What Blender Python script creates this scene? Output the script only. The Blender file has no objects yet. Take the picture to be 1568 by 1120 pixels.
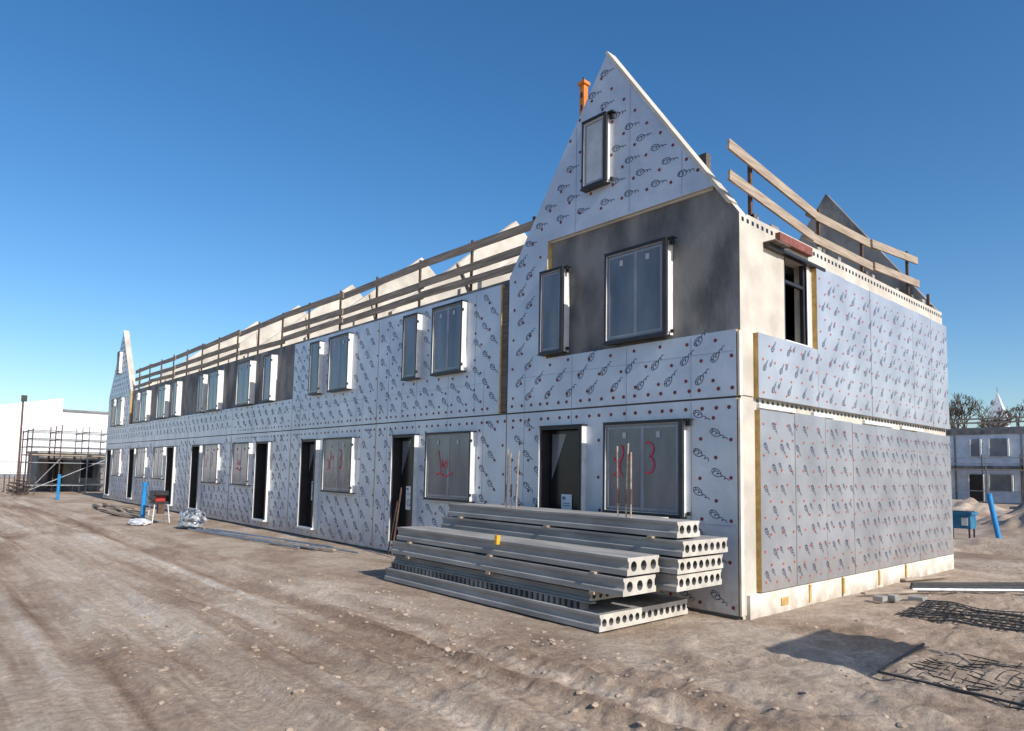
import bpy, numpy as np, math, random
from mathutils import Vector, Matrix
random.seed(7); rng=np.random.default_rng(5)
sc=bpy.context.scene
SUN_EL=33.0; SUN_AZ=-2.2   # azimuth measured from +X towards +Y

# ------------------------------------------------------------------ materials
def mat(name,col,col2=None,rough=.8,scale=4.0,metal=0.0,bump=0.0,bscale=30.0,stretch=(1,1,1),contrast=(.35,.65),spec=.5,detail=6,dirt=None):
    m=bpy.data.materials.new(name); m.use_nodes=True
    nt=m.node_tree; n=nt.nodes; l=nt.links; b=n["Principled BSDF"]
    b.inputs["Roughness"].default_value=rough; b.inputs["Metallic"].default_value=metal
    b.inputs["Specular IOR Level"].default_value=spec
    tc=n.new("ShaderNodeTexCoord"); mp=n.new("ShaderNodeMapping"); mp.inputs["Scale"].default_value=stretch
    l.new(tc.outputs["Object"],mp.inputs[0])
    if col2 is None: col2=tuple(c*.8 for c in col)
    ns=n.new("ShaderNodeTexNoise"); ns.inputs["Scale"].default_value=scale; ns.inputs["Detail"].default_value=detail
    l.new(mp.outputs[0],ns.inputs["Vector"])
    cr=n.new("ShaderNodeValToRGB"); cr.color_ramp.elements[0].position=contrast[0]; cr.color_ramp.elements[1].position=contrast[1]
    cr.color_ramp.elements[0].color=(*col2,1); cr.color_ramp.elements[1].color=(*col,1)
    l.new(ns.outputs["Fac"],cr.inputs[0]); out=cr.outputs[0]
    if dirt:   # splashed soil rising from the ground, broken up with noise
        s3=n.new("ShaderNodeSeparateXYZ"); l.new(tc.outputs["Object"],s3.inputs[0])
        r=n.new("ShaderNodeMapRange"); r.inputs[1].default_value=0; r.inputs[2].default_value=dirt; r.inputs[3].default_value=.85; r.inputs[4].default_value=0; l.new(s3.outputs[2],r.inputs[0])
        n4=n.new("ShaderNodeTexNoise"); n4.inputs["Scale"].default_value=3.5; n4.inputs["Detail"].default_value=9; n4.inputs["Roughness"].default_value=.7; l.new(tc.outputs["Object"],n4.inputs["Vector"])
        r2=n.new("ShaderNodeMapRange"); r2.inputs[1].default_value=.35; r2.inputs[2].default_value=.62; l.new(n4.outputs["Fac"],r2.inputs[0])
        mu=n.new("ShaderNodeMath"); mu.operation='MULTIPLY'; l.new(r.outputs[0],mu.inputs[0]); l.new(r2.outputs[0],mu.inputs[1])
        mx=n.new("ShaderNodeMix"); mx.data_type='RGBA'; l.new(mu.outputs[0],mx.inputs[0]); l.new(out,mx.inputs[6]); mx.inputs[7].default_value=(.34,.26,.19,1); out=mx.outputs[2]
    l.new(out,b.inputs["Base Color"])
    if bump>0:
        n2=n.new("ShaderNodeTexNoise"); n2.inputs["Scale"].default_value=bscale; n2.inputs["Detail"].default_value=5
        l.new(mp.outputs[0],n2.inputs["Vector"])
        bp=n.new("ShaderNodeBump"); bp.inputs["Strength"].default_value=bump; bp.inputs["Distance"].default_value=.02
        l.new(n2.outputs["Fac"],bp.inputs["Height"]); l.new(bp.outputs[0],b.inputs["Normal"])
    return m
M={}
M['foil']=mat("white_foil_insulation",(.64,.675,.73),(.46,.50,.57),rough=.36,scale=1.1,metal=.22,bump=.35,bscale=3.5,contrast=(.3,.7),dirt=.7)
M['foil2']=mat("silver_foil_insulation",(.45,.46,.485),(.31,.32,.345),rough=.40,scale=1.3,metal=.42,bump=.5,bscale=4,contrast=(.3,.7),dirt=.9)
M['foil3']=mat("glare_tinted_foil_insulation",(.62,.63,.66),(.45,.46,.50),rough=.35,scale=1.3,metal=.5,bump=.6,bscale=4,contrast=(.3,.7))  # upper side boards: paler base than the lower foil, stands in for glare
M['pur']=mat("yellow_foam_edge",(.58,.39,.14),(.40,.25,.08),rough=.9,scale=9)
M['conc']=mat("grey_concrete",(.25,.235,.22),(.10,.10,.10),rough=.8,scale=1.7,bump=.25,bscale=12,contrast=(.38,.60),stretch=(1,1,.5),detail=10)
M['cream']=mat("pale_concrete",(.62,.57,.49),(.44,.40,.34),rough=.85,scale=1.5,bump=.15,bscale=15,detail=9)
M['plinth']=mat("white_plinth_foam",(.76,.72,.64),(.56,.51,.43),rough=.8,scale=3,dirt=.22)
M['white']=mat("white_board",(.76,.76,.74),(.62,.62,.60),rough=.6,scale=5)
M['black']=mat("black_frame",(.018,.019,.022),(.03,.03,.033),rough=.45,scale=5)
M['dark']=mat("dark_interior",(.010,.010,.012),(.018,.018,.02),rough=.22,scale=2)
M['plastic']=mat("window_plastic_sheet",(.20,.21,.235),(.085,.092,.11),rough=.16,scale=1.3,bump=.5,bscale=2.6,stretch=(1.6,1,.5),contrast=(.3,.7),spec=.8)
M['plastic_sky']=mat("window_sheet_painted_sky",(.66,.68,.68),(.40,.42,.44),rough=.25,scale=1.6,bump=.35,bscale=3)  # paler colour stands in for sky reflected in the gable window
M['plastic2']=mat("window_sash_behind_sheet",(.31,.32,.345),(.22,.23,.255),rough=.3,scale=3)
M['print']=mat("blue_print_ink",(.04,.055,.135),(.022,.032,.085),rough=.6,scale=8)
M['red']=mat("red_fastener",(.24,.03,.03),(.12,.018,.02),rough=.6,scale=8)
M['orange']=mat("orange_fastener",(.60,.13,.08),(.42,.08,.05),rough=.6,scale=8)
M['paint']=mat("red_spray_paint",(.80,.035,.09),(.62,.03,.07),rough=.6,scale=9)
M['seam']=mat("panel_seam",(.20,.20,.22),(.11,.11,.13),rough=.8,scale=9)
M['timber']=mat("weathered_timber",(.42,.34,.26),(.27,.21,.155),rough=.85,scale=2.5,stretch=(3,.7,9),bump=.1,bscale=8)
M['timberx']=mat("rail_timber",(.38,.305,.235),(.19,.15,.115),rough=.85,scale=2.5,stretch=(.6,3,9))
M['timberd']=mat("dark_timber",(.16,.13,.11),(.085,.07,.06),rough=.85,scale=3,stretch=(.6,6,9))
M['steel']=mat("galvanised_steel",(.38,.39,.40),(.24,.25,.26),rough=.45,metal=.6,scale=8)
M['rust']=mat("rusty_steel",(.14,.08,.055),(.07,.045,.035),rough=.85,scale=12)
M['slab']=mat("slab_concrete",(.37,.355,.33),(.21,.20,.19),rough=.9,scale=2.6,bump=.35,bscale=40,contrast=(.32,.68),stretch=(.45,1.5,2.5),detail=10)
M['slabe']=mat("slab_sunlit_cut_end",(.58,.54,.475),(.43,.40,.35),rough=.9,scale=6,bump=.3,bscale=60)  # same concrete as the sides, coloured paler for sun on the cut ends
M['orangep']=mat("orange_paint",(.75,.25,.03),(.5,.15,.02),rough=.5,scale=8)
M['redbeam']=mat("red_brown_beam",(.26,.085,.065),(.15,.05,.04),rough=.8,scale=8)
M['blue']=mat("blue_plastic",(.02,.27,.62),(.015,.2,.48),rough=.4,scale=4)
M['bluep']=mat("blue_machine_paint",(.03,.20,.36),(.02,.13,.24),rough=.45,scale=5)
M['redm']=mat("red_machine_paint",(.45,.03,.025),(.3,.02,.02),rough=.45,scale=5)
M['bag']=mat("white_sheet",(.75,.75,.74),(.45,.47,.5),rough=.5,scale=6)
M['film']=mat("clear_film",(.40,.42,.45),(.07,.08,.10),rough=.25,scale=7,contrast=(.42,.6))
M['yellow']=mat("yellow_paint",(.70,.42,.04),(.55,.32,.03),rough=.5,scale=6)
M['clad']=mat("white_cladding",(.74,.75,.76),(.66,.67,.69),rough=.5,scale=.4)
M['cladd']=mat("grey_cladding_rib",(.52,.54,.56),(.45,.47,.49),rough=.5,scale=.4)
M['roofm']=mat("grey_roofing",(.22,.23,.25),(.15,.16,.18),rough=.8,scale=1)
M['bark']=mat("bark",(.14,.105,.08),(.08,.06,.045),rough=.9,scale=6)
M['rubber']=mat("black_rubber",(.03,.032,.034),(.05,.048,.045),rough=.8,scale=7)
M['paper']=mat("paper",(.82,.82,.80),(.76,.76,.74),rough=.7,scale=4)
M['tag']=mat("pale_tag",(.50,.51,.53),(.42,.43,.45),rough=.7,scale=4)
M['bfac']=mat("blueish_insulation",(.60,.65,.73),(.46,.51,.59),rough=.5,scale=2)

# ------------------------------------------------------------------ mesh builder
class MB:
    def __init__(s): s.v=[];s.f=[];s.m=[];s.mats=[]
    def mi(s,k):
        if k not in s.mats: s.mats.append(k)
        return s.mats.index(k)
    def poly(s,pts,k):
        b=len(s.v); s.v+= [tuple(p) for p in pts]; s.f.append(tuple(range(b,b+len(pts)))); s.m.append(s.mi(k))
    def box(s,x0,x1,y0,y1,z0,z1,k,kx=None,ky=None):
        if x0>x1:x0,x1=x1,x0
        if y0>y1:y0,y1=y1,y0
        if z0>z1:z0,z1=z1,z0
        b=len(s.v)
        s.v+=[(x,y,z) for z in(z0,z1) for y in(y0,y1) for x in(x0,x1)]
        for q,kk in(((0,2,3,1),k),((4,5,7,6),k),((0,1,5,4),ky or k),((2,6,7,3),k),((0,4,6,2),kx or k),((1,3,7,5),kx or k)):
            s.f.append(tuple(b+i for i in q)); s.m.append(s.mi(kk))
    def beam(s,p,q,w,h,k,up=(0,0,1)):
        p=Vector(p);q=Vector(q);d=(q-p).normalized();u=Vector(up)
        if abs(d.dot(u))>.98:u=Vector((1,0,0))
        r=d.cross(u).normalized();u=r.cross(d)
        b=len(s.v)
        for c in(p,q):
            for a,e in((-1,-1),(1,-1),(1,1),(-1,1)): s.v.append(tuple(c+r*a*w/2+u*e*h/2))
        for f in((0,3,2,1),(4,5,6,7),(0,1,5,4),(1,2,6,5),(2,3,7,6),(3,0,4,7)):
            s.f.append(tuple(b+i for i in f)); s.m.append(s.mi(k))
    def tube(s,p,q,r0,k,r1=None,n=8):
        if r1 is None:r1=r0
        p=Vector(p);q=Vector(q);d=(q-p).normalized();u=Vector((0,0,1)) if abs(d.z)<.95 else Vector((1,0,0))
        r=d.cross(u).normalized();u=r.cross(d); b=len(s.v)
        for c,R in((p,r0),(q,r1)):
            for i in range(n):
                a=2*math.pi*i/n; s.v.append(tuple(c+r*math.cos(a)*R+u*math.sin(a)*R))
        for i in range(n): s.f.append((b+i,b+(i+1)%n,b+n+(i+1)%n,b+n+i)); s.m.append(s.mi(k))
        s.f.append(tuple(b+i for i in range(n))[::-1]); s.m.append(s.mi(k))
        s.f.append(tuple(b+n+i for i in range(n))); s.m.append(s.mi(k))
    def ribbon(s,pts,w,k,fn):
        P=np.array(pts); n=len(P); T=np.gradient(P,axis=0); T/= (np.linalg.norm(T,axis=1)[:,None]+1e-9)
        N=np.stack([-T[:,1],T[:,0]],1)*w/2; b=len(s.v)
        for i in range(n): s.v.append(fn(*(P[i]+N[i]))); s.v.append(fn(*(P[i]-N[i])))
        kk=s.mi(k)
        for i in range(n-1): s.f.append((b+2*i,b+2*i+1,b+2*i+3,b+2*i+2)); s.m.append(kk)
    def prism(s,pts2,y0,y1,k,kedge=None,axis='y'):
        g=(lambda a,c,t:(a,t,c)) if axis=='y' else (lambda a,c,t:(t,a,c))
        s.poly([g(a,c,y0) for a,c in pts2],k); s.poly([g(a,c,y1) for a,c in pts2][::-1],k)
        n=len(pts2)
        for i in range(n):
            a=pts2[i];b=pts2[(i+1)%n]; s.poly([g(*a,y0),g(*a,y1),g(*b,y1),g(*b,y0)],kedge or k)
    def obj(s,name,parent=None,smooth=False,bevel=0):
        me=bpy.data.meshes.new(name); me.from_pydata(s.v,[],s.f)
        for k in s.mats: me.materials.append(M[k])
        me.polygons.foreach_set("material_index",s.m)
        if smooth: me.polygons.foreach_set("use_smooth",[True]*len(s.f))
        me.update()
        o=bpy.data.objects.new(name,me); sc.collection.objects.link(o)
        if parent: o.parent=parent
        if bevel:
            b=o.modifiers.new("b","BEVEL"); b.width=bevel; b.segments=1; b.limit_method='ANGLE'
        return o
def empty(name):
    e=bpy.data.objects.new(name,None); sc.collection.objects.link(e); return e

def cut(mb,a0,a1,z0,z1,holes,fn):
    xs=sorted(set([a0,a1]+[h for H in holes for h in H[:2] if a0<h<a1]))
    for i in range(len(xs)-1):
        m=(xs[i]+xs[i+1])/2; iv=sorted([(max(z0,H[2]),min(z1,H[3])) for H in holes if H[0]<m<H[1] and H[3]>z0 and H[2]<z1])
        z=z0
        for p,q in iv:
            if p>z+1e-4: fn(xs[i],xs[i+1],z,p)
            z=max(z,q)
        if z<z1-1e-4: fn(xs[i],xs[i+1],z,z1)

# ------------------------------------------------------------------ building layout
EDGE=[0,-4.845,-9.66,-14.52,-19.42,-24.3,-29.15,-34.05,-38.93]
W=8.77; EZ=5.65; APX=9.09
doors=[];wins=[];uwins=[]
for i in range(8):
    e=EDGE[i]
    if i==0:
        doors.append((e-3.80,e-2.80,.28,2.70)); wins.append((e-2.30,e-.84,1.30,2.70))
        uwins+= [(-3.84,-3.30,4.02,5.50),(-2.30,-1.12,4.02,5.48)]
    elif i in(3,5):
        wins.append((e-4.35,e-2.90,1.30,2.68)); doors.append((e-2.30,e-1.35,.28,2.68))
        uwins+=[(e-4.3,e-3.15,3.98,5.42),(e-2.0,e-1.40,3.98,5.42)]
    else:
        doors.append((e-3.85,e-2.95,.28,2.68)); wins.append((e-2.48,e-.92,1.30,2.68))
        uwins+=[(e-3.52,e-2.95,3.96,5.40),(e-2.36,e-1.30,3.96,5.40)]
gwin=(-2.84,-2.33,6.78,7.95)
gwin2=(EDGE[8]+2.0,EDGE[8]+2.5,6.78,7.95)
allo=doors+wins+uwins
def bay(x):
    for i in range(8):
        if EDGE[i]>=x>EDGE[i+1]: return i
    return -1
def gab(x,xa,xb):
    c=(xa+xb)/2; h=(xa-xb)/2; return EZ+(APX-EZ)*(1-abs(x-c)/h)
def insulated(x,z,m=.1):
    for o in allo+[gwin,gwin2]:
        if o[0]-m<x<o[1]+m and o[2]-m<z<o[3]+m: return False
    i=bay(x)
    if i<0: return False
    if z<.08 or abs(z-3)<m*.8 or abs(x-EDGE[i])<m or abs(x-EDGE[i+1])<m: return False
    if z<3: return True
    if i==0:
        if x<-3.80-m: return z<gab(x,0,EDGE[1])-m*1.6
        if z<3.92: return True
        return z>6.15+m and z<gab(x,0,EDGE[1])-m*1.8
    if i in(1,2): return z<5.50 and x<EDGE[1]-.3-(m if i==1 else 0)*.5
    if i==7: return (z<gab(x,EDGE[7],EDGE[8])-m*1.6)
    return z<3.9

house=empty("row_house_under_construction")
mb=MB()
fcon=lambda a,b,c,d: mb.box(a,b,.08,.28,c,d,'conc',kx='cream')
cut(mb,EDGE[8],0,-.3,EZ,doors,fcon)
for (xa,xb) in((0,EDGE[1]),(EDGE[7],EDGE[8])):
    xc=(xa+xb)/2
    mb.prism([(xa,EZ),(xc,APX),(xb,EZ)],.08,.26,'conc','cream')
    mb.prism([(xa,EZ),(xc,APX),(xb,EZ)],W-.26,W-.06,'conc','conc')
mb.box(EDGE[8],-.201,W-.26,W-.06,-.3,EZ,'conc')
mb.obj("concrete_walls",house)
mb=MB()
cut(mb,.281,W,-.3,EZ+.02,[(1.38,2.12,3.99,5.30)],lambda a,b,c,d: mb.box(-.2,0,a,b,c,d,'cream'))
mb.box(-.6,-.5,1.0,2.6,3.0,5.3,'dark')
mb.box(-.05,.012,2.12,2.2,3.99,5.3,'white'); mb.box(-.02,.03,1.36,2.22,3.94,3.99,'white')
mb.box(-.08,-.02,1.39,1.45,3.99,5.3,'black'); mb.box(-.08,-.02,2.05,2.11,3.99,5.3,'black'); mb.box(-.08,-.02,1.45,2.05,4.9,4.95,'black')
mb.box(EDGE[8],EDGE[8]+.2,.281,W-.261,-.3,EZ,'cream')
for i in range(62):
    y=.14+i*.14
    mb.box(-.03,.004,y,y+.06,5.54,5.60,'dark')
for i in range(56):
    y=.5+i*.148
    mb.box(-.02,.006,y,y+.06,2.955,3.0,'dark')
for y in(.5,1.05,2.6,3.4,4.9,6.1,7.6): mb.box(-.12,-.02,y,y+random.uniform(.1,.3),5.67,5.67+random.uniform(.05,.12),'slab')
mb.obj("side_wall",house)
mb=MB()
mb.box(EDGE[8]+.2,-.2,.28,W-.26,5.36,5.56,'slab')
for i,e in enumerate(EDGE[1:-1]):
    pr=[(.30,5.56),(.30,5.82),(W/2,APX+.12),(W-.3,5.82),(W-.3,5.56)]
    if i in(0,6): pr=[(.30,5.56),(.30,5.7),(W/2,APX),(W-.3,5.7),(W-.3,5.56)]
    mb.prism(pr,e-.11,e+.07,'cream','cream',axis='x')
for i in range(1,7):
    x=(EDGE[i]+EDGE[i+1])/2
    mb.prism([(.6,5.56),(.6,6.0),(2.2,7.0),(3.2,7.0),(3.2,5.56)],x-.06,x+.06,'cream','cream',axis='x')
mb.obj("party_walls_and_deck",house)

mb=MB(); g=.012
F0,F1=0.0,.079
def fins(a,b,c,d): mb.box(a,b,F0,F1,c,d,'foil',kx='pur')
for i in range(8):
    xa,xb=EDGE[i]-g,EDGE[i+1]+g
    hs=[o for o in allo]
    cut(mb,xb,xa if i else -.02,.02,2.985,hs,fins)
    if i==0:
        cut(mb,xb,-.02,3.015,3.95,hs,fins)
        cut(mb,xb,-3.80,3.95,EZ,hs,fins)
    elif i in(1,2):
        cut(mb,xb,xa-(.22 if i==1 else 0),3.015,5.56,hs,fins)
    elif i==7:
        cut(mb,xb,xa,3.015,EZ,hs,fins)
    else: cut(mb,xb,xa,3.015,3.93,hs,fins)
def gable_ins(xa,xb,gw,zb,leftfull):
    def zr(x): return gab(x,xa,xb)-.015
    xs=sorted(set([xb+g,gw[0],gw[1],xa-.05,(xa+xb)/2]+([-3.80] if leftfull else [])))
    for a,b in zip(xs[:-1],xs[1:]):
        m=(a+b)/2
        lo=EZ if (not leftfull or m<-3.80) else zb
        def quad(lo0,hi0,hi1,a=a,b=b):
            mb.prism([(a,lo0),(b,lo0),(b,hi1),(a,hi0)],F0,F1,'foil','cream')
        if gw[0]-1e-6<=m<=gw[1]:
            quad(lo,gw[2],gw[2]); quad(gw[3],zr(a),zr(b))
        else:
            za,zb_=zr(a),zr(b); aa,bb=a,b
            if zb_<lo:
                t=(za-lo)/(za-zb_); bb=a+(b-a)*t; mb.prism([(a,lo),(bb,lo),(a,za)],F0,F1,'foil','cream')
            elif za<lo:
                t=(zb_-lo)/(zb_-za); aa=b-(b-a)*t; mb.prism([(aa,lo),(b,lo),(b,zb_)],F0,F1,'foil','cream')
            else: quad(lo,za,zb_)
gable_ins(0,EDGE[1],gwin,6.12,True)
gable_ins(EDGE[7],EDGE[8],gwin2,EZ,False)
mb.obj("front_insulation_boards",house)
mb=MB()
mb.box(-3.79,-.4,.045,.079,6.085,6.118,'cream')  # strip stands in for the thin shadow line under the gable boards
mb.box(-3.79,-3.755,.03,.079,3.96,6.08,'pur')
c=EDGE[1]/2
mb.beam((c,.10,APX+.03),(-.12,.10,EZ+.17),.22,.05,'cream',up=(0,0,1))
mb.beam((EDGE[7]-2.44,.10,APX+.03),(EDGE[7]-.05,.10,EZ+.05),.24,.06,'cream')
mb.box(EDGE[8],-.02,.03,.079,2.987,3.013,'timberd')
mb.box(0.0,.03,.0,.079,.02,2.98,'plinth'); mb.box(0.0,.03,.0,.079,3.02,3.93,'plinth')
mb.box(0.0,.02,.09,.40,.02,2.97,'cream'); mb.box(0.0,.02,.09,.39,3.03,3.93,'cream')
mb.box(EDGE[1]-.20,EDGE[1]-.03,.02,.079,3.05,5.5,'timberd')  # dark fill stands in for shade in the open gap between boards
mb.box(EDGE[1]-.232,EDGE[1]-.205,-.004,.079,3.05,5.56,'pur')
for e in EDGE[2:7]: mb.box(e-.011,e+.011,-.006,.075,.1,2.9,'pur' if e in EDGE[2:4] else 'timberd')
mb.obj("trim_strips",house)

mb=MB()
ys=[.44]+[.44+1.04*i for i in range(1,8)]+[W-.02]
for a,b in zip(ys[:-1],ys[1:]):
    mb.box(.0005,.085+random.uniform(-.003,.003),a+.005,b-.005,.30,2.86+random.uniform(-.02,.015),'foil2',ky='pur')
ys=[.41,2.30]+[2.3+1.08*i for i in range(1,6)]+[W-.02]
for j,(a,b) in enumerate(zip(ys[:-1],ys[1:])):
    top=3.95 if j==0 else 5.32+.04*random.random()
    mb.box(.0005,.085+random.uniform(-.003,.003),a+.004,b-.004,3.02,top,'foil3',ky='pur')
for a,b in((.5,1.6),(2.2,3.0),(4.2,5.6),(6.0,7.2)): mb.box(0,.05,a,b,2.88,2.94,'white')
for a,b in zip([.15,1.9,3.1,4.6,5.9,7.3],[1.88,3.08,4.58,5.88,7.28,W]): mb.box(0,.06+random.uniform(-.01,.02),a,b,-.25,.285,'plinth')
mb.box(.06,.085,1.0,1.2,.06,.17,'pur')
for y in(1.9,3.1,4.6,5.9): mb.box(0.02,.09,y-.03,y+.03,.02,.27,'pur')
mb.obj("side_insulation_boards",house)
mb=MB()
mb.box(0,.10,.76,2.62,5.29,5.345,'black'); mb.box(0,.20,.74,1.2,5.345,5.37,'timberd')
mb.box(-.15,.08,1.12,2.2,5.46,5.60,'redbeam')
mb.obj("opening_lintels",house,bevel=.006)

def ring(mb,x0,x1,z0,z1,t,y0,y1,k):
    mb.box(x0,x0+t,y0,y1,z0,z1,k); mb.box(x1-t,x1,y0,y1,z0,z1,k)
    mb.box(x0+t,x1-t,y0,y1,z1-t,z1,k); mb.box(x0+t,x1-t,y0,y1,z0,z0+t,k)
wi=MB()
def window(x0,x1,z0,z1,big=True,p=.135,near=False,kp='plastic'):
    ring(wi,x0,x1,z0,z1,.03,-p,.075,'white')
    ring(wi,x0-.004,x1+.004,z0-.004,z1+.004,.030,-p-.016,-p,'black')
    wi.box(x0+.03,x1-.03,-p+.02,-p+.03,z0+.03,z1-.03,kp)
    if big:
        m=x0+(x1-x0)*.52
        wi.box(m-.03,m+.03,-p+.014,-p+.0195,z0+.05,z1-.05,'plastic2')
        ring(wi,x0+.06,x1-.06,z0+.06,z1-.06,.035,-p+.015,-p+.0192,'plastic2')
        for f in(.28,.72):
            mx=x0+(x1-x0)*f; wi.box(mx-.035,mx+.035,-p+.008,-p+.013,z1-.24,z1-.15,'tag')
    else: ring(wi,x0+.05,x1-.05,z0+.05,z1-.05,.03,-p+.015,-p+.019,'plastic2')
    wi.box(x0-.03,x1+.01,-p-.02,-.001,z0-.026,z0-.006,'black')
    wi.box(x0-.01,x1+.02,-p-.022,.0,z1+.006,z1+.022,'black')
    for z in(z0+.10,z1-.2): wi.box(x1+.004,x1+.02,-p,-p+.03,z,z+.05,'black')
    if near:
        wi.box(x1+.0045,x1+.028,-p-.01,-p+.045,z0,z1,'black')
        wi.box(x1+.02,x1+.13,-p*.8,.0,z1+.006,z1+.024,'black')
        wi.box(x1+.03,x1+.10,-.05,-.002,z1-.08,z1-.01,'black')
        wi.box(x1+.03,x1+.08,-.04,-.002,z0+.02,z0+.07,'black')
for k,o in enumerate(wins): window(*o,near=(k==0))
for k,o in enumerate(uwins): window(*o,big=(o[1]-o[0])>.8,near=k<2)
window(*gwin,big=False,p=.13,near=True,kp='plastic_sky'); window(*gwin2,big=False)
wi.obj("windows",house)
dr=MB()
for j,(x0,x1,z0,z1) in enumerate(doors):
    p=.12
    dr.box(x1-.03,x1,-p,.075,z0,z1,'white'); dr.box(x0,x0+.04,-p,.28,z0,z1,'black')
    dr.box(x1-.065,x1-.03,-p-.01,.28,z0,z1,'black'); dr.box(x0+.04,x1-.065,-p,.28,z1-.05,z1,'black')
    dr.box(x0-.01,x1+.03,-p-.03,0,z1+.002,z1+.02,'black')
    dr.box(x1-.012,x1+.006,-p-.02,-p,z0,z1,'black'); dr.box(x0-.01,x1+.01,-p-.05,.2,z0-.05,z0,'white')
    dr.box(x0-.012,x0,-p-.02,-.001,z0,z1,'white')
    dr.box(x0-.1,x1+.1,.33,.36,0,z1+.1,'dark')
    xm=x0+(x1-x0)*.30
    if j!=3:
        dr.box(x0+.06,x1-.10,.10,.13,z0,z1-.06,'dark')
        if j<3:
            dr.box(xm+.05,xm+.30,.085,.09,z0+.72,z0+1.25,'paper')
            cx,cz=xm+.175,z0+.88
            th=np.linspace(0,2*np.pi,17)
            dr.ribbon([(cx+.075*math.cos(t),cz+.075*math.sin(t)) for t in th],.014,'black',lambda a,b:(a,.082,b))
            dr.ribbon([(cx-.05,cz+.05),(cx,cz),(cx+.05,cz-.05)],.012,'black',lambda a,b:(a,.082,b))
            dr.box(xm+.09,xm+.27,.0805,.0845,z0+1.05,z0+1.06,'black'); dr.box(xm+.09,xm+.25,.0805,.0845,z0+1.09,z0+1.10,'black')
            dr.box(xm+.08,xm+.15,.0805,.0845,z0+1.16,z0+1.21,'bluep')
        dr.poly([(x0+.10,.095,z0+1.5),(x0+.10,.095,z1-.12),(x0+.45,.095,z1-.12)],'plastic')  # lighter triangle painted on the leaf as a diagonal reflection
dr.obj("doors",house)

pr=MB()
def logo(ph,am):
    t=np.linspace(0,1,26); a=-.21+.40*t+.030*np.sin(2*np.pi*4.3*t+.5+ph); b=am*np.cos(2*np.pi*4.3*t+ph)*(1-.35*t)
    th=np.linspace(.3,5.9,13); return [list(zip(a,b)),list(zip(-.10+.115*np.cos(th),.07*np.sin(th)))]
LGS=[logo(0,.04),logo(.6,.048),logo(-.5,.036)]
def put(fn,cx,cz,ang,s,k='print',w=.009):
    c,sn=math.cos(ang),math.sin(ang)
    for L in random.choice(LGS):
        pr.ribbon([(cx+s*(a*c-b*sn),cz+s*(a*sn+b*c)) for a,b in L],w,k,fn)
ff=lambda a,b:(a,-.003,b)
fs=lambda a,b:(.0915,a,b)
row=0; z=.20
while z<9.0:
    x=-.30-(row%2)*.28
    while x>-38.8:
        i=bay(x)
        if insulated(x,z,.14):
            if z>6.1: ang=math.radians(-6)
            elif z>3 and (i==0): ang=math.radians(42)
            else: ang=math.radians(-30 if i==0 else -42)
            put(ff,x+random.uniform(-.02,.02),z+random.uniform(-.015,.015),ang+random.uniform(-.06,.06),.70,w=.011 if x>-15 else .014)
        x-=.52
    z+=.285; row+=1
row=0; z=.5
while z<5.3:
    y=.62+(row%2)*.24
    while y<W-.15:
        low=z<2.8; up=z>3.1 and (z<3.85 or (y>2.45 and z<5.2))
        if low or up:
            put(fs,y,z,math.radians(-50 if low else 50),.48,w=.0075)
            if random.random()<.5: put(fs,y+.16,z+.05,math.radians(-50 if low else 50),.32,w=.006)
        y+=.48
    z+=.30; row+=1
pr.obj("printed_logos",house)
fa=MB()
def disc(c,nrm,r,k,n=8):
    if nrm=='y': P=[(c[0]+r*math.cos(2*math.pi*i/n),c[1],c[2]+r*math.sin(2*math.pi*i/n)) for i in range(n)]
    else: P=[(c[0],c[1]+r*math.cos(2*math.pi*i/n),c[2]+r*math.sin(2*math.pi*i/n)) for i in range(n)]
    fa.poly(P,k)
row=0; z=.14
while z<9:
    x=-.12-(row%2)*.24
    while x>-38.8:
        if insulated(x,z,.05):
            disc((x+random.uniform(-.03,.03),-.0055,z+random.uniform(-.03,.03)),'y',.028 if x>-15 else .034,'red')
        x-=.48
    z+=.285; row+=1
for zz in(2.86,3.13):
    x=-.1
    while x>-19:
        if insulated(x,zz,.03): disc((x+random.uniform(-.05,.05),-.006,zz),'y',.03,'red')
        x-=.24
row=0; z=.42
while z<5.25:
    y=.55+(row%2)*.17
    while y<W-.1:
        if z<2.8 or (z>3.08 and (z<3.9 or y>2.4)):
            disc((.0935,y+random.uniform(-.02,.02),z+random.uniform(-.02,.02)),'x',.019,'orange')
        y+=.34
    z+=.225; row+=1
x=-.75
while x>-34:
    for (zl,zh) in((.03,2.97),(3.03,3.92)):
        zz=zl
        while zz<zh-.01:
            z2=min(zz+.3,zh)
            if insulated(x,(zz+z2)/2,.02) and insulated(x,zz+.02,.01) and insulated(x,z2-.02,.01): fa.box(x-.003,x+.003,-.0018,0,zz,z2,'seam')
            zz=z2
    x-=1.2
for x in(-.9,-1.9,-3.1): 
    zt=gab(x,0,EDGE[1])-.1; fa.box(x-.003,x+.003,-.0018,0,6.15,zt,'seam')
for i in range(1,3):
    for dx in(1.0,3.7,4.3): fa.box(EDGE[i]-dx-.003,EDGE[i]-dx+.003,-.0018,0,3.05,5.5,'seam')
for zz in(1.22,3.65):
    x=-.05
    while x>-34:
        if insulated(x,zz,.02) and insulated(x-.3,zz,.02): fa.box(x-.3,x,-.0016,0,zz-.002,zz+.002,'seam')
        x-=.3
fa.obj("fasteners",house)
sp=MB()
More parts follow.
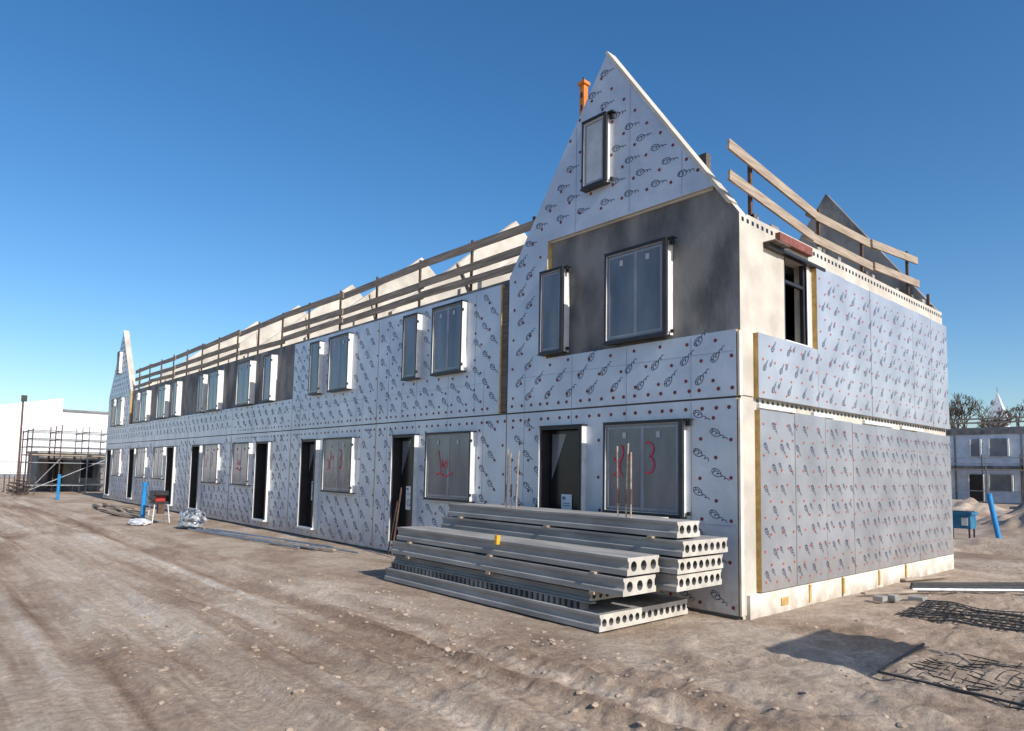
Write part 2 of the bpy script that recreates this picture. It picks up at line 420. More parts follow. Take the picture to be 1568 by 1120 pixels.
for j,(x0,x1,z0,z1) in enumerate(wins[:5]):
    fy=lambda a,b:(a,-.1275,b)
    cx=(x0+x1)/2; cz=(z0+z1)/2+.08
    th=np.linspace(0,1,9)
    if j%2==0:
        sp.ribbon([(cx-.38+.04*math.sin(7*t),cz+.28-.5*t) for t in th],.026,'paint',fy)
        sp.ribbon([(cx-.55+.12*math.sin(3.1*t),cz+.08-.30*t) for t in th],.022,'paint',fy)
        sp.ribbon([(cx-.25+.05*t,cz+.16-.12*t) for t in th],.022,'paint',fy)
        a=np.linspace(2.0,-1.3,10); sp.ribbon([(cx+.14+.10*math.cos(t),cz+.20+.11*math.sin(t)) for t in a],.026,'paint',fy)
        a=np.linspace(1.3,-1.9,10); sp.ribbon([(cx+.14+.11*math.cos(t),cz-.03+.13*math.sin(t)) for t in a],.026,'paint',fy)
    else:
        sp.ribbon([(cx-.32+.1*t,cz+.25-.45*t) for t in th],.024,'paint',fy)
        a=np.linspace(3.1,6.0,10); sp.ribbon([(cx-.08+.11*math.cos(t),cz+.05+.16*math.sin(t)) for t in a],.024,'paint',fy)
        sp.ribbon([(cx-.38+.55*t,cz-.26+.04*math.sin(8*t)) for t in th],.028,'paint',fy)
        sp.ribbon([(cx-.2+.2*t,cz-.02-.05*math.sin(6*t)) for t in th],.022,'paint',fy)
sp.obj("spray_paint_marks",house)

rl=MB()
x=-4.15
segs=[]
while x>-33.0:
    x2=max(x-3.9,-33.7); segs.append((x,x2)); x=x2+.12
for j,(a,b) in enumerate(segs):
    for zc,h in((6.58,.17),(6.16,.17),(5.84,.16)):
        if zc==6.16 and random.random()<.12: continue
        d=random.uniform(-.05,.05)
        rl.beam((a,.06+(j%2)*.03,zc+d),(b,.06+(j%2)*.03,zc+random.uniform(-.05,.05)),.03,h,'timberx')
x=-4.3; j=0
while x>-33.7:
    rl.beam((x,.13,5.5),(x+random.uniform(-.03,.03),.13,6.76),.045,.045,'rust')
    if j%2: rl.beam((x-.05,.16,5.6),(x-.85,.4,6.5),.04,.09,'timber')
    x-=1.92; j+=1
rl.obj("front_guard_rail",None)
rl=MB()
def pl(pts,xo,h=.15):
    for (a,b) in pts: rl.beam((xo,a[0],a[1]),(xo,b[0],b[1]),.035,h,'timber')
pl([((-.16,6.58),(2.55,6.27)),],-.02); pl([((2.3,6.28),(5.2,6.36))],-.06); pl([((4.9,6.35),(7.35,6.55))],-.02)
pl([((-.15,6.13),(2.45,5.87)),((5.0,5.93),(7.4,6.06))],-.02,.15); pl([((2.2,5.88),(5.2,5.93))],-.06,.15)
for y,zt in((.55,6.62),(2.8,6.45),(4.6,6.45),(6.95,6.68),(8.2,6.0)):
    rl.beam((-.09,y,5.5),(-.09,y,zt),.05,.05,'rust')
    rl.box(-.14,-.0,y-.05,y+.05,5.67,5.74,'timberd')
rl.obj("side_guard_rail",None)
o=MB()
o.box(-3.94,-3.82,.96,1.08,5.57,9.55,'orangep')
for i in range(14): o.box(-3.905,-3.855,.955,.96,5.9+i*.26,6.02+i*.26,'black')
o.box(-3.97,-3.79,.93,1.11,9.55,9.62,'orangep'); o.box(-3.9,-3.86,1.0,1.04,9.62,9.72,'rust'); o.beam((-3.88,1.0,8.2),(-3.1,2.4,5.6),.05,.05,'orangep')
o.obj("orange_wall_prop",None,bevel=.004)
o=MB(); o.box(-1.52,-1.38,1.42,1.56,5.57,7.45,'timberd'); o.beam((-1.45,1.5,7.0),(-1.45,.3,6.1),.05,.09,'timberd'); o.obj("timber_wall_prop",None)

def hslab(mb,x0,x1,y0,y1,z0,z1,n,k='slab',ke='slabe'):
    h=z1-z0; gr=.03
    for side in(0,1):
        s=1 if side==0 else -1; y=y0 if side==0 else y1
        P=[(y,z0),(y,z0+.30*h),(y+s*gr,z0+.42*h),(y+s*gr,z0+.72*h),(y+s*.008,z0+.86*h),(y+s*.008,z1)]
        for a,b in zip(P[:-1],P[1:]):
            q=[(x0,a[0],a[1]),(x1,a[0],a[1]),(x1,b[0],b[1]),(x0,b[0],b[1])]
            mb.poly(q if side==0 else q[::-1],k)
        for xx in(x0,x1):
            q=[(xx,a,b) for a,b in P]+[(xx,y+s*gr,z1),(xx,y+s*gr,z0)]
            mb.poly(q,ke)
    ya,yb=y0+gr,y1-gr
    mb.poly([(x0,y0+.008,z1),(x1,y0+.008,z1),(x1,y1-.008,z1),(x0,y1-.008,z1)],k)
    mb.poly([(x0,y0,z0),(x0,y1,z0),(x1,y1,z0),(x1,y0,z0)],k)
    mb.poly([(x0,ya,z0),(x0,ya,z1),(x0,yb,z1),(x0,yb,z0)],k)
    cw=(yb-ya)/n; R=min(cw*.34,h*.27); N=16
    for i in range(n):
        cy=ya+cw*(i+.5); cz=(z0+z1)/2
        S=[];Cc=[];D=[]
        for j in range(N):
            a=2*math.pi*(j+.5)/N; c,s=math.cos(a),math.sin(a)
            t=min((cw/2)/max(abs(c),1e-6),(h/2)/max(abs(s),1e-6))
            S.append((x1,cy+c*t,cz+s*t)); Cc.append((x1,cy+c*R,cz+s*R*1.1)); D.append((x1-.5,cy+c*R,cz+s*R*1.1))
        corners=[(cy+cw/2,z1),(cy-cw/2,z1),(cy-cw/2,z0),(cy+cw/2,z0)]
        for j in range(N):
            j2=(j+1)%N
            mb.poly([S[j],S[j2],Cc[j2],Cc[j]],ke); mb.poly([Cc[j],Cc[j2],D[j2],D[j]],'conc')
            p,q=S[j],S[j2]
            if abs(p[1]-q[1])>1e-5 and abs(p[2]-q[2])>1e-5:
                c=min(corners,key=lambda c:(c[0]-(p[1]+q[1])/2)**2+(c[1]-(p[2]+q[2])/2)**2)
                mb.poly([p,(x1,*c),q],ke)
        mb.poly(D,'dark')
stack=empty("hollow_core_slab_stack")
s=MB()
hslab(s,-5.50,-.60,-2.17,-.32,.0,.20,14)
hslab(s,-5.46,-.90,-2.02,-.42,.30,.42,12)
for i in range(43):
    x=-5.4+i*.105; s.box(x,x+.05,-2.10,-1.98,.202,.296,'conc')
s.box(-5.42,-.8,-2.09,-2.0,.296,.31,'slab')
s.obj("base_slabs",stack)
s=MB()
hslab(s,-5.38,-.28,-2.12,-1.48,.46,.67,3); hslab(s,-5.30,-.25,-2.08,-1.45,.70,.91,3)
for x in(-4.9,-2.8,-.8): s.box(x,x+.08,-2.14,-1.52,.422,.458,'timber'); s.box(x,x+.08,-2.13,-1.52,.672,.698,'timber')
s.obj("front_slabs",stack)
s=MB()
hslab(s,-4.95,-.06,-1.36,-.34,.47,.67,7); hslab(s,-4.92,-.02,-1.40,-.37,.69,.87,7); hslab(s,-5.0,.02,-1.35,-.32,.90,1.09,7)
hslab(s,-4.86,-.08,-1.32,-.82,1.12,1.32,3); hslab(s,-4.9,-.9,-.79,-.34,1.12,1.30,3)
for x in(-4.5,-2.4,-.5):
    s.box(x,x+.08,-1.38,-.36,.425,.468,'timber'); s.box(x,x+.08,-1.38,-.36,1.092,1.118,'timber')
s.obj("rear_slabs",stack)
s=MB()
for x,dx in((-3.45,.03),(-3.33,-.02),(-3.2,.04)): s.tube((x,-1.2,1.32),(x+dx,-1.2,2.3+random.uniform(-.1,.08)),.012,'timber',n=6); s.tube((x,-1.2,1.5),(x+.005,-1.2,1.7),.016,'rust',n=6)
for x,dx in((-1.12,-.02),(-.98,.03),(-.9,0)): s.tube((x,-1.2,1.32),(x+dx,-1.2,2.25+random.uniform(-.1,.08)),.012,'timber',n=6); s.tube((x,-1.2,1.5),(x+.005,-1.2,1.7),.016,'rust',n=6)
s.box(-2.62,-2.575,-2.13,-2.06,.86,.99,'yellow')
s.tube((-8.2,-.35,0),(-8.25,-.12,1.5),.02,'rust',n=6); s.tube((-8.45,-.3,0),(-8.4,-.12,1.2),.018,'rust',n=6)
s.obj("lifting_rods",stack)

RT={}
def vnoise(X,Y,sx,sy=None,seed=0):
    sy=sy or sx
    if seed not in RT: RT[seed]=np.random.default_rng(seed).random((256,256)).astype(np.float32)
    r=RT[seed]; x=X/sx+91.3; y=Y/sy+57.7
    xi=np.floor(x).astype(int);yi=np.floor(y).astype(int);u=x-xi;v=y-yi;u=u*u*(3-2*u);v=v*v*(3-2*v)
    a=r[xi%256,yi%256];b=r[(xi+1)%256,yi%256];c=r[xi%256,(yi+1)%256];d=r[(xi+1)%256,(yi+1)%256]
    return (a*(1-u)+b*u)*(1-v)+(c*(1-u)+d*u)*v-.5
def axis(c,lo,hi,s0,k):
    def st(x):
        d=abs(x-c); return s0+k*min(d,60)+max(0,d-60)*.25
    out=[c];x=c
    while x<hi: x+=st(x); out.append(x)
    x=c; o2=[]
    while x>lo: x-=st(x); o2.append(x)
    return np.array(o2[::-1]+out)
xs=axis(2.0,-3000,3000,.026,.0085); ys_=axis(-4.5,-3000,3000,.026,.0085)
X,Y=np.meshgrid(xs,ys_,indexing='ij')
def gheight(X,Y):
    r=np.hypot(X-5,Y+8.6)
    Z=.05*vnoise(X,Y,3.1,seed=1)+.035*vnoise(X,Y,.8,seed=2)
    fade=np.clip(1-r/45,0,1)
    rough=np.clip((X+3.5)/3,0,1)*np.clip((Y+6.0)/2.5,0,1)
    pt=np.clip(.5+2*vnoise(X,Y,2.3,seed=21),0,1)
    Z=Z+fade*(.030*vnoise(X,Y,.28,seed=3)+.022*vnoise(X,Y,.11,seed=4)+.012*vnoise(X,Y,.055,seed=14))*(.35+.9*pt+1.3*rough)
    Z+=fade*rough*(.085*vnoise(X,Y,.34,.2,seed=8)+.05*np.abs(vnoise(X,Y,.13,seed=9)))
    wob=.25*vnoise(X,Y*0,6.0,seed=5)
    for yc,w,d in((-3.7,.2,.02),(-4.3,.20,.030),(-5.1,.22,.04),(-6.2,.26,.05),(-7.0,.22,.03),(-8.3,.28,.045),(-10.0,.3,.04),(-11.5,.3,.04)):
        q=np.exp(-((Y-yc-wob)/w)**4); tr=np.sin((X+ .6*np.abs(Y-yc-wob))*2*np.pi/.15)
        Z+=-d*q+fade*.013*q*tr*np.clip(vnoise(X,Y,1.7,seed=6)*2+.5,0,1); q2=np.exp(-((Y-yc-wob-w*1.35)/.08)**2); Z+=.034*q2*(1+vnoise(X,Y,.3,seed=7)*1.8)
        q3=np.exp(-((Y-yc-wob+w*1.35)/.07)**2); Z+=.024*q3*(1+vnoise(X,Y,.25,seed=17)*1.8)
    near=np.clip(np.maximum(np.maximum(-.2-Y,Y-W-.2),np.maximum(X-.3,-39-X))/1.0,0,1)
    near=near*(.25+.75*np.clip(np.maximum(-Y-2.6,X+.1)/.8,0,1))
    Z=Z*np.clip(near,0.15,1)-.03
    for cx,cy,h,a,b in((.8,21.5,1.1,2.6,1.6),(-1.2,24,.9,2.0,1.5),(4,23,1.5,3,2),(-6,30,.9,4,2),(.5,15.2,.28,3.2,.5)):
        Z+=h*np.exp(-(((X-cx)/a)**2+((Y-cy)/b)**2))*(1+.6*vnoise(X,Y,.7,seed=11)+.35*vnoise(X,Y,.3,seed=12))
    Z-=.35*np.exp(-((Y-13.8-.05*np.clip(X,-50,50))/.5)**4)*np.clip((X+1.5),0,1)*np.clip((9-X)/2,0,1)
    return Z
Z=gheight(X,Y)
nx,ny=X.shape
V=np.stack([X.ravel(),Y.ravel(),Z.ravel()],1).astype(np.float32)
I=np.arange(nx*ny).reshape(nx,ny); Fq=np.stack([I[:-1,:-1],I[1:,:-1],I[1:,1:],I[:-1,1:]],-1).reshape(-1,4)
me=bpy.data.meshes.new("ground"); me.vertices.add(len(V)); me.vertices.foreach_set("co",V.ravel())
me.loops.add(Fq.size); me.loops.foreach_set("vertex_index",Fq.ravel().astype(np.int32))
me.polygons.add(len(Fq)); me.polygons.foreach_set("loop_start",np.arange(0,Fq.size,4,dtype=np.int32)); me.polygons.foreach_set("loop_total",np.full(len(Fq),4,dtype=np.int32))
me.update(); me.polygons.foreach_set("use_smooth",[True]*len(Fq))
gm=bpy.data.materials.new("dirt_ground"); gm.use_nodes=True; nt=gm.node_tree;n=nt.nodes;l=nt.links;b=n["Principled BSDF"]; b.inputs["Roughness"].default_value=.95; b.inputs["Specular IOR Level"].default_value=.12
tc=n.new("ShaderNodeTexCoord")
def nz(scale,stretch=(1,1,1),detail=8,rough=.6,dist=0):
    mp=n.new("ShaderNodeMapping"); mp.inputs["Scale"].default_value=stretch; l.new(tc.outputs["Object"],mp.inputs[0])
    t=n.new("ShaderNodeTexNoise"); t.inputs["Scale"].default_value=scale; t.inputs["Detail"].default_value=detail; t.inputs["Roughness"].default_value=rough; t.inputs["Distortion"].default_value=dist; l.new(mp.outputs[0],t.inputs["Vector"]); return t.outputs["Fac"]
def ramp(f,e):
    r=n.new("ShaderNodeValToRGB"); r.color_ramp.elements[0].position=e[0][0]; r.color_ramp.elements[0].color=(*e[0][1],1); r.color_ramp.elements[1].position=e[-1][0]; r.color_ramp.elements[1].color=(*e[-1][1],1)
    for p,c in e[1:-1]:
        q=r.color_ramp.elements.new(p); q.color=(*c,1)
    l.new(f,r.inputs[0]); return r.outputs[0]
def mixc(f,a,c,mode='MIX'):
    m=n.new("ShaderNodeMix"); m.data_type='RGBA'; m.blend_type=mode
    if isinstance(f,float): m.inputs[0].default_value=f
    else: l.new(f,m.inputs[0])
    l.new(a,m.inputs[6]); l.new(c,m.inputs[7]); return m.outputs[2]
base=ramp(nz(.7,detail=10,rough=.7),[(.32,(.42,.325,.245)),(.5,(.55,.445,.35)),(.68,(.66,.565,.465))])
track=ramp(nz(1.5,(.055,1.2,1),9,.62,.25),[(.34,(.30,.21,.15)),(.44,(.46,.35,.265)),(.53,(.60,.49,.385)),(.64,(.75,.66,.56))])
sx=n.new("ShaderNodeSeparateXYZ"); l.new(tc.outputs["Object"],sx.inputs[0])
mr=n.new("ShaderNodeMapRange"); mr.inputs[1].default_value=-2.4; mr.inputs[2].default_value=-4.4; l.new(sx.outputs[1],mr.inputs[0])
col=mixc(mr.outputs[0],base,track)
patch=ramp(nz(.45,(.6,1,1),8,.65,.4),[(.40,(.68,.62,.58)),(.54,(1,1,1))])
col=mixc(.85,col,patch,'MULTIPLY')
fine=ramp(nz(14,detail=9,rough=.78),[(.3,(.58,.56,.54)),(.7,(1.24,1.23,1.22))])
col=mixc(.85,col,fine,'MULTIPLY')
spk=ramp(nz(3.0,detail=12,rough=.8),[(.35,(.72,.69,.67)),(.65,(1.18,1.18,1.18))])
col=mixc(.7,col,spk,'MULTIPLY')
l.new(col,b.inputs["Base Color"])
bm=n.new("ShaderNodeBump"); bm.inputs["Strength"].default_value=1; bm.inputs["Distance"].default_value=.06; l.new(nz(13,detail=10,rough=.74),bm.inputs["Height"])
l.new(bm.outputs[0],b.inputs["Normal"])
me.materials.append(gm)
go=bpy.data.objects.new("ground",me); sc.collection.objects.link(go)
def gz(x,y): return float(gheight(np.array([[x]]),np.array([[y]]))[0,0])
import bmesh
bm_=bmesh.new(); bmesh.ops.create_icosphere(bm_,subdivisions=1,radius=1); iv=np.array([v.co[:] for v in bm_.verts]); iff=[[v.index for v in f.verts] for f in bm_.faces]; bm_.free()
def scatter(name,N,fn,smin,smax,k):
    mbx=MB(); kk=mbx.mi(k); P=[fn() for _ in range(N)]
    xs_=np.array([[p[0] for p in P]]); ys2=np.array([[p[1] for p in P]]); zs=gheight(xs_,ys2)[0]
    for (x,y),z in zip(P,zs):
        s=smin+(smax-smin)*random.random()**5
        d=iv*(1+rng.uniform(-.3,.3,(len(iv),1)))*np.array([s*random.uniform(.8,1.4),s*random.uniform(.8,1.4),s*random.uniform(.4,.7)])
        b0=len(mbx.v); mbx.v+= [tuple(q) for q in d+np.array([x,y,z])]
        for f in iff: mbx.f.append(tuple(b0+i for i in f)); mbx.m.append(kk)
    return mbx.obj(name)
M['clod']=mat("soil_clod",(.46,.365,.28),(.30,.225,.165),rough=.95,scale=20)
M['peb']=mat("pale_gravel",(.54,.48,.41),(.36,.31,.26),rough=.9,scale=20)
def f1():
    while True:
        x=random.uniform(-7,6); y=random.uniform(-7,-2.3) if random.random()<.4 else random.uniform(-4,12)
        if y>-2.6 and x<.35: continue
        return x,y
scatter("soil_clods",3800,f1,.006,.042,'clod')
def f2():
    return random.uniform(-25,5),random.uniform(-9,-2.7)
scatter("loose_gravel",450,f2,.004,.016,'peb')

mt=MB()
def mesh_mat(mb,ox,oy,w,h,ang,step,k,z=.03,t=.014):
    c,s_=math.cos(ang),math.sin(ang)
    def P(a,b): 
        x,y=ox+a*c-b*s_,oy+a*s_+b*c; return (x,y,gz(x,y)+z)
    n1=int(w/step);n2=int(h/step)
    for i in range(n1+1):
        pts=[P(i*step,j*h/12) for j in range(13)]
        for p,q in zip(pts[:-1],pts[1:]): mb.beam(p,q,t,t,k)
    for j in range(n2+1):
        pts=[P(i*w/12,j*step) for i in range(13)]
        for p,q in zip(pts[:-1],pts[1:]): mb.beam(p,q,t,t,k)
mesh_mat(mt,1.25,2.0,4.0,1.5,.05,.10,'rubber',.03); mt.obj("reinforcement_mesh_mat")
mt=MB(); mesh_mat(mt,2.25,-1.22,3.0,1.6,-.06,.10,'rubber',-.002,.010)
for a,b in(((2.22,-1.25),(5.2,-1.42)),((2.22,-1.25),(2.1,.4))): mt.beam((*a,.012),(*b,.012),.025,.02,'rubber')
mt.obj("reinforcement_mesh_mat.001")
mt=MB(); mt.tube((.62,4.49,.06),(4.2,9.2,.08),.035,'rubber'); mt.tube((.70,4.30,.05),(4.4,9.0,.06),.03,'steel'); mt.tube((.5,4.9,.05),(4.0,9.8,.06),.04,'rubber'); mt.obj("drain_pipes")
mt=MB(); mt.box(.60,.75,2.9,3.1,0,.08,'slab'); mt.box(.72,.84,3.15,3.32,-.01,.09,'slab'); mt.box(.9,1.12,3.5,3.7,-.02,.06,'slab'); mt.beam((.3,3.3,.03),(.75,4.3,.03),.10,.04,'timber'); mt.beam((.12,5.6,.02),(.5,6.9,.03),.12,.04,'timber'); mt.obj("concrete_offcuts",bevel=.008)
mt=MB()
mt.box(5.5,5.53,-1.4,.25,2.18,2.92,'white')  # unseen board on posts, added to cast the shadow on the ground
for y in(-1.25,.1): mt.box(5.535,5.575,y-.018,y+.018,-.1,3.0,'steel')
mt.box(5.49,5.499,-1.2,.05,2.5,2.7,'bluep'); mt.obj("shadow_caster_board")

def blue_pipe(x,y,h,lean,name):
    m_=MB(); m_.tube((x,y,-.1),(x+lean,y,h),.075,'blue',n=14); m_.tube((x+lean,y,h),(x+lean,y,h+.05),.088,'blue',n=14); m_.obj(name,smooth=False)
blue_pipe(-21.17,-2.23,1.25,.05,"blue_drain_pipe"); blue_pipe(-37.9,-2.27,1.25,.1,"blue_drain_pipe.001"); blue_pipe(-.91,16.75,1.45,-.25,"blue_drain_pipe.002")
m_=MB(); cx,cy=-19.95,-2.05
for a,b in((-.25,-.2),(.25,-.2),(-.25,.2),(.25,.2)): m_.tube((cx+a*1.3,cy+b*1.3,0),(cx+a,cy+b,.62),.02,'white',n=6)
m_.box(cx-.3,cx+.3,cy-.22,cy+.22,.62,.70,'black'); m_.box(cx-.22,cx+.14,cy-.2,cy+.15,.70,.9,'redm'); m_.box(cx-.32,cx+.3,cy-.24,cy+.2,.9,1.05,'black'); m_.tube((cx-.1,cy-.24,.82),(cx+.25,cy-.24,.82),.09,'black'); m_.box(cx+.1,cx+.32,cy-.1,cy+.1,.3,.62,'rust')
m_.beam((cx-.32,cy-.26,.25),(cx+.32,cy-.26,.25),.03,.03,'white'); m_.beam((cx-.32,cy+.26,.25),(cx+.32,cy+.26,.25),.03,.03,'white')
m_.obj("table_saw_machine",bevel=.01)
def crumple(name,c,s,k,seed):
    bm2=bmesh.new(); bmesh.ops.create_icosphere(bm2,subdivisions=4,radius=1)
    from mathutils import noise
    for v in bm2.verts:
        q=v.co.copy(); d=1+.35*noise.noise(q*1.8+Vector((seed,0,0)))+.22*abs(noise.noise(q*5))
        v.co=Vector((q.x*s[0]*d,q.y*s[1]*d,max(q.z*s[2]*d,-s[2]*.4)))+Vector(c)
    me_=bpy.data.meshes.new(name); bm2.to_mesh(me_); bm2.free(); me_.materials.append(M[k]); ob=bpy.data.objects.new(name,me_); sc.collection.objects.link(ob)
crumple("film_wrapped_bundle",(-17.4,-1.75,.2),(.55,.35,.32),'film',3)
crumple("white_sheet_heap",(-19.6,-2.7,.04),(.5,.3,.12),'bag',8)
crumple("white_sheet_heap.001",(-20.4,-2.5,.03),(.3,.3,.08),'bag',5)
m_=MB()
for i in range(6): m_.tube((-16.2+random.uniform(-.6,.6),-2.05+.12*i,.03),(-9.6+random.uniform(-1.5,.8),-1.35+.12*i+random.uniform(-.1,.1),.03),.022,'steel',n=6)
for i in range(3): m_.beam((-15+i*1.5,-1.7+.1*i,.03),(-12+i*1.2,-1.2+.1*i,.04),.1,.03,'timber')
m_.obj("conduit_pipes_on_ground")
m_=MB()
for i in range(14):
    x=random.uniform(-32,-23);y=random.uniform(-2.6,-1.3);a=random.uniform(-.35,.35);L=random.uniform(1.2,3.4)
    m_.beam((x,y,.04+.02*(i%4)),(x+L*math.cos(a),y+L*math.sin(a)*.4,.05+.02*(i%3)),.14,.035,'timber' if i%2 else 'timberd')
m_.obj("loose_planks")
m_=MB()
for x in(-46,-48.2,-50.4):
    for y in(-2.6,-1.1,.4,1.9): m_.tube((x,y,0),(x,y,4.3 if y>-2 else 4.0),.035,'rust' if y<0 else 'steel',n=6)
for z in(.5,1.9,2.9,3.4,3.9):
    for x in(-46,-48.2,-50.4): m_.tube((x,-2.7,z),(x,2.1,z),.03,'steel',n=6)
    for y in(-2.6,-1.1,.4,1.9): m_.tube((-45.9,y,z),(-50.5,y,z),.03,'rust',n=6)
m_.box(-50.4,-46,-2.6,1.9,2.35,2.42,'timber'); m_.tube((-46,-2.6,.2),(-46,1.9,2.4),.03,'steel',n=6); m_.tube((-46,-.9,2.4),(-46,-2.6,.2),.03,'steel',n=6)
m_.obj("scaffold")
m_=MB(); m_.box(-56,-50.8,-1.6,6,0,2.55,'conc'); m_.box(-50.8,-50.78,-1.0,-.2,.2,2.1,'dark'); m_.box(-50.8,-50.78,.8,1.6,.9,2.1,'dark'); m_.box(-56.1,-50.7,-1.7,6.1,2.55,2.7,'slab'); m_.obj("unfinished_concrete_house")
m_=MB()
for i in range(9):
    m_.beam((-44+random.uniform(-.3,.3),-3.3+.15*(i%5),.1+.16*(i//2)),(-50,-3.3+.15*(i%5),.1+.16*(i//2)),.07,.07,'rust')
for x in(-44.5,-47,-49.5):
    m_.tube((x,-3.5,0),(x,-3.5,1.1),.03,'rust'); m_.tube((x,-2.5,0),(x,-2.5,1.1),.03,'rust')
m_.obj("rebar_stack")
m_=MB(); m_.tube((-50,-2.75,0),(-50,-2.8,6.3),.07,'rust',r1=.05); m_.box(-50.15,-49.85,-2.9,-2.6,5.9,6.3,'black'); m_.obj("site_light_mast")
m_=MB()
for i in range(8):
    x=-62; y0=-14+i*3.4
    m_.tube((x,y0,0),(x,y0,2.0),.03,'steel',n=6)
    for z in(.2,1.1,1.95): m_.tube((x,y0,z),(x,y0+3.3,z),.02,'steel',n=5)
    for k2 in range(16): m_.tube((x,y0+.2*k2,.2),(x,y0+.2*k2,1.95),.008,'steel',n=4)
m_.obj("site_fence")
m_=MB()
m_.prism([(-45,0),(6.0,0),(6.0,9.9),(0,8.6),(-45,4)],-140,-95,'clad','clad',axis='x')
m_.box(-138,-95.5,6.0,60,0,8.3,'clad'); m_.box(-138.2,-95.3,6.1,60.2,8.3,8.55,'roofm')
for i in range(62): 
    y=-40+i*.75
    if y<6: m_.box(-95,-94.95,y,y+.06,.3,min(9.7,8.5+y*.17) if y>-2 else 8.3+y*.09,'cladd')
m_.box(-95,-94.9,-45,6.02,0,.5,'roofm')
m_.box(-94.99,-94.9,-12,-8,0,4,'steel'); m_.obj("white_warehouse")

bh=MB()
bh.box(-60,24,62,70,0,6.3,'bfac')
bh.box(-60,24,61.9,62,2.9,3.15,'conc'); bh.box(-60.1,24.1,61.85,70.1,6.3,6.5,'roofm')
for i in range(17):
    x=-58+i*4.9
    for (a,b_,z0,z1) in((.4,1.4,.1,2.4),(1.9,3.5,1.0,2.4),(.6,1.3,4.0,5.5),(2.0,3.3,4.0,5.5)):
        bh.box(x+a,x+b_,61.86,61.99,z0,z1,'roofm' if z0>.5 else 'dark'); bh.box(x+a-.08,x+a,61.8,62,z0,z1,'white'); bh.box(x+b_,x+b_+.12,61.7,62,z0,z1,'white')
    bh.box(x+4.2,x+4.3,61.9,62,0,6.3,'conc')
bh.box(-60,24,61.88,61.98,5.9,6.3,'conc')
for i in range(9):
    x=-58+i*9.8; bh.prism([(62.3,6.5),(66,8.2),(69.7,6.5)],x,x+.2,'cream','cream',axis='x')
bh.obj("background_row_house")
m_=MB()
for i in range(30):
    x=-58+i*2.7; m_.tube((x,60.2,0),(x,60.2,4.1),.04,'rust',n=5); m_.tube((x,61.3,0),(x,61.3,4.1),.04,'steel',n=5)
m_.box(-60,24,60.1,61.4,2.75,2.85,'timber')
for z in(1.0,3.3,3.8): m_.tube((-60,60.2,z),(24,60.2,z),.035,'steel',n=5)
m_.obj("scaffold.001")
m_=MB()
for z in(6.95,7.3): m_.beam((-60,62.3,z),(24,62.3,z),.04,.14,'timberx')
for i in range(34): m_.beam((-58+i*2.4,62.4,6.3),(-58+i*2.4,62.4,7.45),.06,.06,'rust')
m_.obj("roof_guard_rail")
m_=MB()
cx,cy=-24.5,120
m_.box(cx-1.2,cx+1.2,cy-1.2,cy+1.2,0,11.0,'white')
for a in range(4):
    c4=[(cx-1.3,cy-1.3),(cx+1.3,cy-1.3),(cx+1.3,cy+1.3),(cx-1.3,cy+1.3)]; p,q=c4[a],c4[(a+1)%4]; m_.poly([(*p,11.3),(*q,11.3),(cx,cy,15.9)],'clad')
m_.box(cx-1.4,cx+1.4,cy-1.4,cy+1.4,11.0,11.3,'roofm'); m_.box(cx-.4,cx+.4,cy-1.25,cy-1.2,8.8,10.2,'dark'); m_.tube((cx,cy,15.8),(cx,cy,16.6),.06,'steel'); m_.obj("church_steeple")
def tree(name,x,y,h,seed):
    rd=random.Random(seed); m2=MB()
    def br(p,d,L,r,dep):
        q=p+d*L; m2.tube(p,q,r,'bark',r1=r*.68,n=5 if dep<3 else 3)
        if dep>=6: return
        for _ in range(3 if dep<5 else 4):
            ax=Vector((rd.uniform(-1,1),rd.uniform(-1,1),rd.uniform(-.25,.75)))
            br(q,(d*.75+ax*.62).normalized(),L*rd.uniform(.62,.82),max(r*.62,.028),dep+1)
    br(Vector((x,y,0)),Vector((0,0,1)),h*.24,h*.022,0)
    return m2.obj(name)
tree("bare_tree",-21.5,95,16.5,3); tree("bare_tree.001",-16,98,16,5); tree("bare_tree.002",-26,100,14.5,9); tree("bare_tree.003",-11,97,15,12)
m_=MB()
bx,by=-2.1,17.3
m_.box(bx-.35,bx+.35,by-.3,by+.3,.35,.78,'bluep'); m_.box(bx-.4,bx+.4,by-.34,by+.34,.78,.88,'bluep'); m_.box(bx-.33,bx+.33,by-.28,by+.28,.88,.9,'black')
for a in(-.3,.3):
    for b2 in(-.25,.25): m_.tube((bx+a,by+b2,0),(bx+a,by+b2,.4),.03,'black',n=6)
m_.box(bx+.1,bx+.28,by-.31,by-.301,.45,.7,'white'); m_.obj("blue_generator",bevel=.01)
m_=MB()
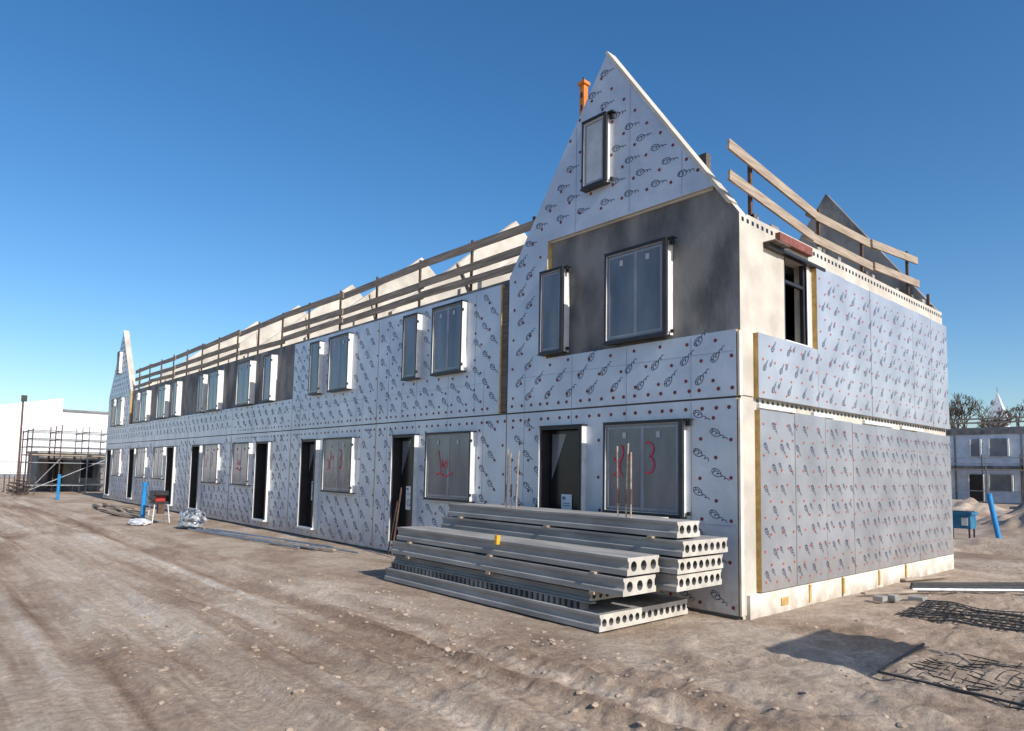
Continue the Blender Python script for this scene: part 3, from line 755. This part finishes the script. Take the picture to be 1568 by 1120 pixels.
for i in range(12): m_.beam((-10+i*1.3,40+random.uniform(-3,3),.2),(-8+i*1.3,40+random.uniform(-3,3),.3),.4,.4,'slab' if i%2 else 'timber')
m_.obj("building_material_pile")

cd=bpy.data.cameras.new("camera"); cam=bpy.data.objects.new("camera",cd); sc.collection.objects.link(cam); sc.camera=cam
yaw,pitch,roll=.7265,.0839,.0188
fw=Vector((-math.cos(yaw)*math.cos(pitch),math.sin(yaw)*math.cos(pitch),math.sin(pitch)))
r=fw.cross(Vector((0,0,1))).normalized(); u=r.cross(fw)
r2=math.cos(roll)*r+math.sin(roll)*u; u2=-math.sin(roll)*r+math.cos(roll)*u
cam.matrix_world=Matrix((( r2.x,u2.x,-fw.x,4.9686),(r2.y,u2.y,-fw.y,-8.5852),(r2.z,u2.z,-fw.z,1.9085),(0,0,0,1)))
cd.sensor_width=36; cd.lens=1049.57/1568*36; cd.shift_y=(633.856-560)/1568; cd.clip_end=6000; cd.clip_start=.1

w=bpy.data.worlds.new("World"); sc.world=w; w.use_nodes=True; nt=w.node_tree
bg=nt.nodes["Background"]; sky=nt.nodes.new("ShaderNodeTexSky"); sky.sky_type='NISHITA'; sky.sun_disc=False
sky.sun_elevation=math.radians(SUN_EL); sky.sun_rotation=math.radians(90-SUN_AZ); sky.air_density=1.0; sky.dust_density=.9; sky.ozone_density=3.2; sky.altitude=0
hs=nt.nodes.new("ShaderNodeHueSaturation"); hs.inputs["Saturation"].default_value=1.27; hs.inputs["Value"].default_value=1.1
nt.links.new(sky.outputs[0],hs.inputs["Color"]); nt.links.new(hs.outputs[0],bg.inputs[0]); bg.inputs[1].default_value=.14
sl=bpy.data.lights.new("sun","SUN"); sl.energy=5.0; sl.angle=math.radians(.5); sl.color=(1,.94,.86)
so=bpy.data.objects.new("sun",sl); sc.collection.objects.link(so)
el,az=math.radians(SUN_EL),math.radians(SUN_AZ)
dv=Vector((math.cos(el)*math.cos(az),math.cos(el)*math.sin(az),math.sin(el)))
so.rotation_euler=dv.to_track_quat('Z','Y').to_euler()
sc.view_settings.view_transform='Standard'; sc.view_settings.look='None'; sc.view_settings.exposure=0
